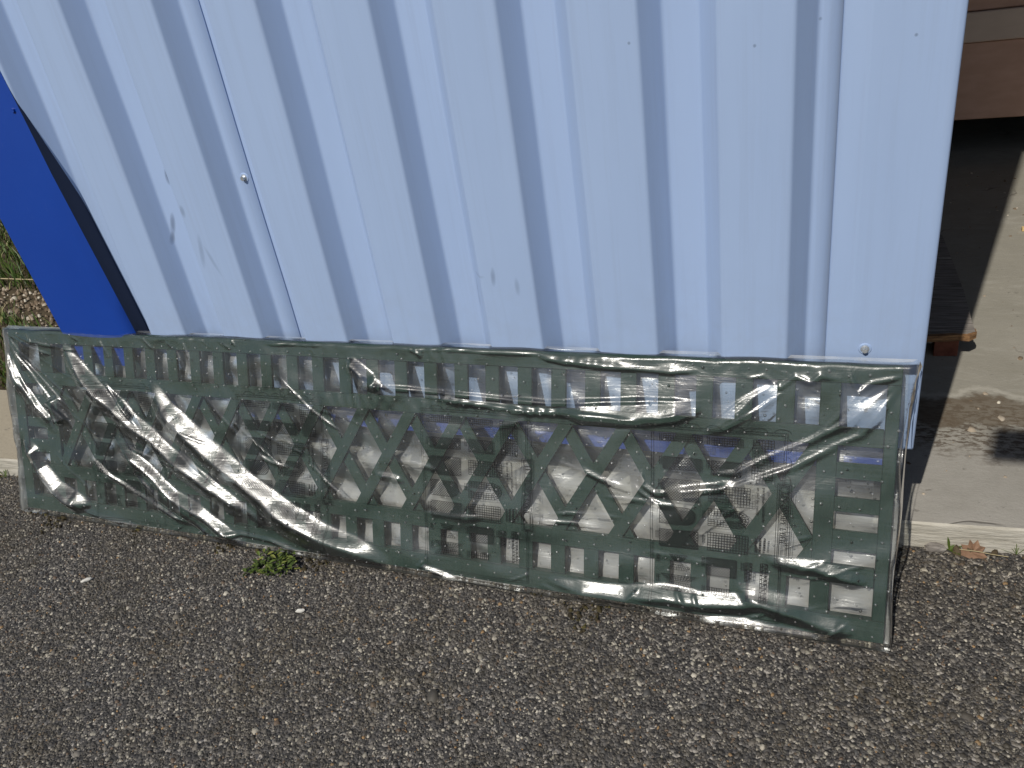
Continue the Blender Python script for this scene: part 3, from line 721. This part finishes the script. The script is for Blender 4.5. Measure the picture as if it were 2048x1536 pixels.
def title(txt, a_base, v_start, hgt, track=.06):
    v = v_start
    for ch in txt:
        if ch == ' ': v -= .42*hgt; continue
        w, st = GL[ch]
        for (x0, y0, x1, y1, sw) in st: stroke((a_base+y0*hgt, v-x0*hgt*.8), (a_base+y1*hgt, v-x1*hgt*.8), sw*hgt)
        v -= (w+track)*hgt*.8
    return v
# text through the built-in font for the small lines
def font_polys(txt, size):
    cu = bpy.data.curves.new('text', 'FONT'); cu.body = txt; cu.size = size; cu.resolution_u = 2; cu.offset = size*.012
    ob = bpy.data.objects.new('text', cu); COL.objects.link(ob)
    dg = bpy.context.evaluated_depsgraph_get(); me = bpy.data.meshes.new_from_object(ob.evaluated_get(dg))
    V = [(v.co.x, v.co.y) for v in me.vertices]; F = [tuple(p.vertices) for p in me.polygons]
    bpy.data.objects.remove(ob); bpy.data.curves.remove(cu); bpy.data.meshes.remove(me)
    return V, F
TXT = []     # (verts (a,v), faces)
def small(txt, size, a_base, v_start, length=None):
    V, F = font_polys(txt, size); w = max(x for x, y in V); sx = (length/w) if length else 1
    TXT.append(([(a_base+y, v_start-x*sx) for x, y in V], F))
def design():
    # border, double line with scallops
    poly([(-.223, .346), (-.002, .347), (-.003, .262)], .0007); poly([(-.003, .129), (-.003, .022), (-.219, .018), (-.223, .346)], .0007)
    poly([(-.219, .342), (-.006, .343), (-.006, .262)], .0007); poly([(-.006, .129), (-.006, .026), (-.215, .022), (-.219, .342)], .0007)
    for i in range(6):
        c0 = -.20+i*.036; pts = [(c0+.013*math.cos(t)+.01, .347+.0065*math.sin(t)) for t in np.linspace(0, math.pi, 9)]; poly(pts, .0007)
    for i in range(3):
        c0 = .335-i*.03; poly([(.0-.0+.006*math.sin(t), c0-.011*math.cos(t)-.008) for t in np.linspace(0, math.pi, 8)], .0007)
    # title box
    rect(-.010, .129, .0045, .262, .0010); rect(-.008, .131, .0025, .260, .0006); rect(-.0135, .1265, .008, .2645, .0008)
    e = title("LES TROMPE L'OEIL", -.0075+.0006, .2515, .0088)
    # first column
    grid(-.202, .321, -.137, .333, 16, 3); lattice(-.202, .271, -.138, .292, .0050); lattice(-.203, .218, -.139, .254, .0050)
    lattice(-.205, .175, -.145, .206, .0050, rnd=.015); lattice(-.205, .132, -.139, .164, .0050)
    fan(-.172, .118, .1065, .030, .013); fan(-.172, .104, .091, .012, .034); fan(-.171, .081, .071, .060, .038, 10); fan(-.170, .068, .055, .038, .060, 10)
    # second column
    grid(-.121, .319, -.071, .332, 12, 3); lattice(-.121, .268, -.072, .292, .0050); grid(-.123, .223, -.056, .251, 14, 6)
    cx_, cy_ = -.076, .194
    for r in (.0155, .0115, .0075, .0040):
        pts = [(-.123+ (.0155-r)*.0, cy_-r)]+[(cx_+r*math.sin(t)*1.25, cy_-r*math.cos(t)) for t in np.linspace(0, math.pi, 12)]+[(-.123, cy_+r)]
        poly(pts, LW)
    for t in np.linspace(0, math.pi, 10): stroke((cx_+.004*math.sin(t)*1.25, cy_-.004*math.cos(t)), (cx_+.0155*math.sin(t)*1.25, cy_-.0155*math.cos(t)), LW)
    for i in range(9):
        x = -.123+i*.0052
        stroke((x, cy_-.0155), (x, cy_-.004 if i else cy_+.0155), LW); stroke((x, cy_+.004), (x, cy_+.0155), LW)
    grid(-.123, .134, -.057, .166, 14, 7); lattice(-.124, .090, -.074, .121, .0050); grid(-.121, .058, -.084, .069, 9, 2)
    # third column
    grid(-.055, .268, -.022, .333, 7, 14)
    for (a0, a1, v0, v1, k) in ((-.060, -.049, .087, .120, 5), (-.035, -.024, .058, .122, 9)):
        for off in (0, .0028): stroke((a0+off, v0), (a0+off, v1), LW); stroke((a1-off, v0), (a1-off, v1), LW)
        for i in range(k):
            y0 = v0+(v1-v0)*i/k; y1 = v0+(v1-v0)*(i+1)/k; stroke((a0, y0), (a1, y1), LW); stroke((a0, y1), (a1, y1), LW)
    small('panneaux standards', .0062, -.036, .255, .060); small('en pied des treilles', .0066, -.0455, .254, .047)
    for a, v0, v1 in ((-.030, .167, .146), (-.037, .166, .141), (-.044, .165, .140)):
        y = v0; i = 0
        while y > v1:
            l = (.0016, .0008, .0022, .0012)[i % 4]; stroke((a, y), (a, max(v1, y-l)), .0034); y -= l+.0006; i += 1
    # tiny size notes beside the drawings
    for a, v in ((-.2085, .333), (-.2085, .292), (-.2085, .252), (-.2105, .160), (-.2085, .116), (-.2085, .079), (-.1285, .333), (-.1285, .292), (-.1315, .205), (-.1310, .160), (-.1310, .118), (-.1290, .070), (-.066, .119)):
        for r_ in (0, .0034):
            y = v; i = 0
            while y > v-.013:
                l = (.0010, .0014, .0007)[i % 3]; stroke((a+r_, y), (a+r_, y-l), .0018); y -= l+.0007; i += 1
design()
PQ = np.array(PQ)                       # n,4,2
for j, off in enumerate((1.832, 1.384, .938, .492)):
    q = PQ.copy(); q[..., 0] += off
    hv = height(q[..., 0].ravel(), q[..., 1].ravel())
    V3 = np.stack([q[..., 0].ravel(), -(hv+.0012), q[..., 1].ravel()], 1); Fq = np.arange(len(V3)).reshape(-1, 4)
    big_mesh('printed_design', V3, Fq, M_print, bag)
    tv = []; tf = []
    for V2, F2 in TXT:
        b = len(tv); tv += V2; tf += [tuple(b+i for i in f) for f in F2]
    tv = np.array(tv); tv[:, 0] += off; hv = height(tv[:, 0], tv[:, 1])
    mesh_obj('printed_text', np.stack([tv[:, 0], -(hv+.0013), tv[:, 1]], 1).tolist(), tf, M_print, bag)

# ------------------------------------------------------------------ plants and small things
def blades(n, sampler, hgt, wid, seed, lean=.5, zf=0.):
    g = np.random.default_rng(seed); x, y = sampler(g, n); n = len(x)
    h = hgt*np.exp(g.normal(0, .35, n)); a = g.uniform(0, 6.28, n); w = wid*g.uniform(.6, 1.4, n); ln = h*lean*g.uniform(.2, 1.4, n); b = g.uniform(0, 6.28, n)
    dx = np.cos(a)*w; dy = np.sin(a)*w; lx = np.cos(b)*ln; ly = np.sin(b)*ln
    P0 = np.stack([x-dx, y-dy, 0*x+zf], 1); P1 = np.stack([x+dx, y+dy, 0*x+zf], 1)
    P2 = np.stack([x+dx*.8+lx*.35, y+dy*.8+ly*.35, h*.6+zf], 1); P3 = np.stack([x-dx*.8+lx*.35, y-dy*.8+ly*.35, h*.6+zf], 1); P4 = np.stack([x+lx, y+ly, h+zf], 1)
    V = np.stack([P0, P1, P2, P3, P4], 1).reshape(-1, 3); b_ = (np.arange(n)*5)[:, None]
    F = np.concatenate([b_+np.array([[0, 1, 2]]), b_+np.array([[0, 2, 3]]), b_+np.array([[3, 2, 4]])])
    return V, F
def samp(g, n):
    x = -2.2-g.power(.55, n)*0-g.uniform(0, 1, n)**1.2*6; y = g.uniform(.35, 6, n)
    ok = (y > edge_y(x)+.40) & ~((np.hypot((x+3.3)/.5, (y-1.16+(x+3.3)*.35)/.11) < 1)) & (y < 6)
    d = g.uniform(0, 1, n) < np.where(y < 1.0, .6, 1.)
    return x[ok & d], y[ok & d]
V, F = blades(70000, samp, .055, .0028, 21, .7)
tag(big_mesh('meadow_grass', V, F, M_grass, tri=True), 'green grass growing beyond the left end of the wall', 'grass', kind='stuff')
V, F = stones(3400, (-4.4, -2.4), (.6, 1.7), (.008, .4), lambda x, y: -.006+0*x, 9, lambda x, y: (np.hypot((x+3.3)/.55, (y-1.16+(x+3.3)*.35)/.14) < 1+.25*np.sin(x*40)*np.sin(y*50)), .7)
tag(big_mesh('gravel_patch', V, F, M_gravel, tri=True), 'pale gravel stones lying in the grass at the left', 'gravel', kind='stuff')

def leafy(name, loc, n, rad, size, m, label, cat, seed, zmax=.03, flat=.5):
    g = random.Random(seed); root = tag(empty(name, loc), label, cat)
    V = []; F = []
    for i in range(n):
        a = g.uniform(0, 6.28); r = rad*math.sqrt(g.random())*.55; bx, by = r*math.cos(a)*1.5, r*math.sin(a)
        s = size*g.uniform(.6, 1.3); d = g.uniform(0, 6.28); tilt = g.uniform(.05, .9)*flat; z0 = g.uniform(.0, zmax)
        dx, dy = math.cos(d), math.sin(d); b = len(V)
        prof = [(0, .05), (.3, .42), (.6, .5), (.85, .3), (1, 0)]
        for t, w in prof:
            cxp = bx+dx*t*s; cyp = by+dy*t*s; cz = z0+tilt*s*math.sin(t*2.2)*.7
            V += [(cxp-dy*w*s*.5, cyp+dx*w*s*.5, cz+.12*w*s), (cxp, cyp, cz-.05*s*w), (cxp+dy*w*s*.5, cyp-dx*w*s*.5, cz+.12*w*s)]
        for k in range(4):
            q = b+3*k; F += [(q, q+1, q+4, q+3), (q+1, q+2, q+5, q+4)]
    mesh_obj('leaves', V, F, m, root); return root
leafy('weed_clump', (-1.185, -.030, 0), 170, .062, .0125, M_weed, 'low green weed clump growing from the asphalt below the bag edge', 'weed', 3, .014, .6)
leafy('moss_clump', (-1.235, -.058, 0), 22, .022, .012, M_weed, 'tiny weed tuft at the crack left of the big clump', 'weed', 5, .006, .4)
def sprout(name, loc, specs, m, label, cat='weed'):
    root = tag(empty(name, loc), label, cat)
    for (d, L, w, rise, bend) in specs:
        V = []; F = []
        k = 7
        for i in range(k):
            t = i/(k-1); r = L*t*math.cos(rise)+bend*t*t; z = L*t*math.sin(rise)-bend*t*t*.6; wv = w*math.sin(math.pi*min(.97, .08+t*.92))**.8
            V += [(r*math.cos(d)-math.sin(d)*wv/2, r*math.sin(d)+math.cos(d)*wv/2, max(z, .001)), (r*math.cos(d)+math.sin(d)*wv/2, r*math.sin(d)-math.cos(d)*wv/2, max(z, .001))]
        for i in range(k-1): F.append((2*i, 2*i+1, 2*i+3, 2*i+2))
        mesh_obj('leaf', V, F, m, root)
    return root
sprout('weed_sprout', (.108, .276, -.002), [(2.2, .030, .006, 1.3, 0), (1.0, .022, .008, .9, .004), (.3, .025, .005, .5, .006), (-.2, .038, .004, .35, .01), (-.8, .02, .006, .4, .004), (3.4, .018, .005, .5, 0)], M_weed, 'small green sprout at the kerb beside a dry leaf')
sprout('grass_tuft', (.215, .284, -.002), [(1.9, .035, .0014, 1.3, 0), (1.2, .03, .0014, 1.2, .004), (2.6, .03, .0013, .9, .006), (3.0, .06, .0012, .35, .02), (.4, .028, .0014, .8, .004), (2.2, .022, .0014, 1.1, 0)], M_weed, 'thin grass tuft in the kerb crack at the right edge', 'grass tuft')
sprout('grass_tuft', (-2.21, .118, -.002), [(1.9, .05, .003, 1.1, 0), (2.5, .045, .003, .9, .006), (1.2, .03, .003, 1.2, .004), (3.0, .05, .0025, .6, .01), (3.5, .05, .0025, .3, .01), (.2, .03, .003, .5, 0)], M_weed, 'dark grass tuft between kerb and bag at the left', 'grass tuft')
# dry leaf
pts = []
out = [(-.024, -.006), (-.016, .004), (-.019, .012), (-.008, .012), (-.007, .022), (.000, .016), (.006, .024), (.010, .014), (.019, .014), (.015, .005), (.024, -.004), (.012, -.008), (.0, -.012), (-.012, -.009)]
V = [(0, 0, .007)]+[(x, y, .003+.004*math.sin(i*2.1)+max(0, y)*.45) for i, (x, y) in enumerate(out)]
F = [(0, i+1, (i+1) % len(out)+1) for i in range(len(out))]
lf = mesh_obj('dry_leaf', V, F, M_dryleaf); lf.location = (.144, .272, .0); lf.rotation_euler = (.75, 0, -.1)
tag(lf, 'dry brown leaf leaning on the pale kerb face', 'leaf')
md = lf.modifiers.new('thickness', 'SOLIDIFY'); md.thickness = .0006
def rock(name, loc, size, m, label, cat, seed, rot=0):
    g = random.Random(seed); bm = bmesh.new(); bmesh.ops.create_icosphere(bm, subdivisions=2, radius=1)
    for v in bm.verts:
        f = 1+g.uniform(-.16, .16); v.co = Vector((v.co.x*size[0]*f, v.co.y*size[1]*f, v.co.z*size[2]*f))
    me = bpy.data.meshes.new(name); bm.to_mesh(me); bm.free(); me.materials.append(m)
    o = link(bpy.data.objects.new(name, me)); o.location = loc; o.rotation_euler = (0, 0, rot); return tag(o, label, cat)
rock('stone', (.083, .271, .004), (.018, .009, .009), M_oldwood, 'dark stone lump against the kerb left of the green sprout', 'stone', 1)
rock('stone', (-1.60, -.166, .001), (.012, .004, .004), M_white, 'white stone chip on the asphalt near the lower left of the bag', 'stone', 2, .8)
rock('stone', (-1.052, -.137, .001), (.009, .004, .004), M_white, 'white stone chip on the asphalt below the weed clump', 'stone', 3, .4)
wc_ = box('wood_offcut', (.430, 1.80, ZS+.0005), (.53, 1.818, ZS+.012), simple('raw_yellow_wood', (.6, .42, .18), (.7, .52, .26), 30), None, .001)
tag(wc_, 'small pale yellow wood offcut lying on the concrete floor', 'wood offcut')
# straws and fallen stalks
def stalk(name, pts, r, m, label, cat):
    cu = bpy.data.curves.new(name, 'CURVE'); cu.dimensions = '3D'; s = cu.splines.new('POLY'); s.points.add(len(pts)-1)
    for p, q in zip(s.points, pts): p.co = (*q, 1)
    cu.bevel_depth = r; cu.bevel_resolution = 1
    ob = bpy.data.objects.new(name, cu); COL.objects.link(ob); dg = bpy.context.evaluated_depsgraph_get()
    me = bpy.data.meshes.new_from_object(ob.evaluated_get(dg)); bpy.data.objects.remove(ob); me.materials.clear(); me.materials.append(m)
    return tag(link(bpy.data.objects.new(name, me)), label, cat)
stalk('straw', [(-3.9, 1.38, .05), (-3.6, 1.40, .035), (-3.4, 1.44, .05)], .003, M_straw, 'long pale straw lying across the grass', 'straw')
stalk('straw', [(-3.15, 1.13, .03), (-2.95, 1.16, .04)], .003, M_straw, 'short pale straw on the gravel beside the blue trim', 'straw')
stalk('straw', [(-2.72, .70, .02), (-2.60, .60, .07)], .0022, M_straw, 'thin dry stem standing above the top left of the bag', 'straw')
stalk('straw', [(.118, .272, .006), (.15, .262, .014), (.175, .268, .006), (.20, .270, .003)], .0007, M_straw, 'curved dry straw in front of the brown leaf', 'straw')
# crack along the kerb filled with soil clods
V, F = stones(2600, (-2.4, .9), (.08, .36), (.0038, .5), lambda x, y: -.001+0*x, 33, lambda x, y: (y > edge_y(x)-.016) & (y < edge_y(x)-.002), 1.0)
tag(big_mesh('soil_clods', V, F, M_soil, tri=True), 'dark soil crumbs along the foot of the kerb', 'soil', kind='stuff')

V, F = stones(2600, (-2.1, -.35), (-.12, .01), (.0028, .5), lambda x, y: -.0015+0*x, 44, lambda x, y: (np.sin(x*9.3)+np.sin(x*23+1)+.8*np.sin(x*51+2)+y*30 > .75), .8)
M_moss = leafmat('dark_moss', [(0, (.022, .017, .008)), (.6, (.045, .035, .016)), (.9, (.07, .06, .02)), (1, (.10, .09, .03))], .9)
tag(big_mesh('moss_crumbs', V, F, M_moss, tri=True), 'dark brown moss crumbs on the asphalt along the foot of the bag', 'moss', kind='stuff')
V, F = stones(420, (-.1, 1.2), (.30, 2.5), (.0035, .6), lambda x, y: ZS+0*x, 51, lambda x, y: y > edge_y(x)+.02, .5)
tag(big_mesh('floor_grit', V, F, M_gravel, tri=True), 'loose grit and crumbs scattered on the concrete floor', 'grit', kind='stuff')
# unseen frame added behind the camera; its plank end throws shade on the slab
bar = tag(empty('shadow_plank_frame', (1.2, -1.55, 0)), 'unseen tall timber frame with one wide plank across two posts, added to shade the slab', 'frame')
o = box('plank', (-.262, -1.575, 2.282), (2.6, -1.55, 2.39), M_post, bar); o.location = Vector(o.location)-Vector((1.2, -1.55, 0))
for xx in (1.5, 2.5):
    o = box('post', (xx, -1.5495, -.002), (xx+.08, -1.47, 2.40), M_post, bar); o.location = Vector(o.location)-Vector((1.2, -1.55, 0))
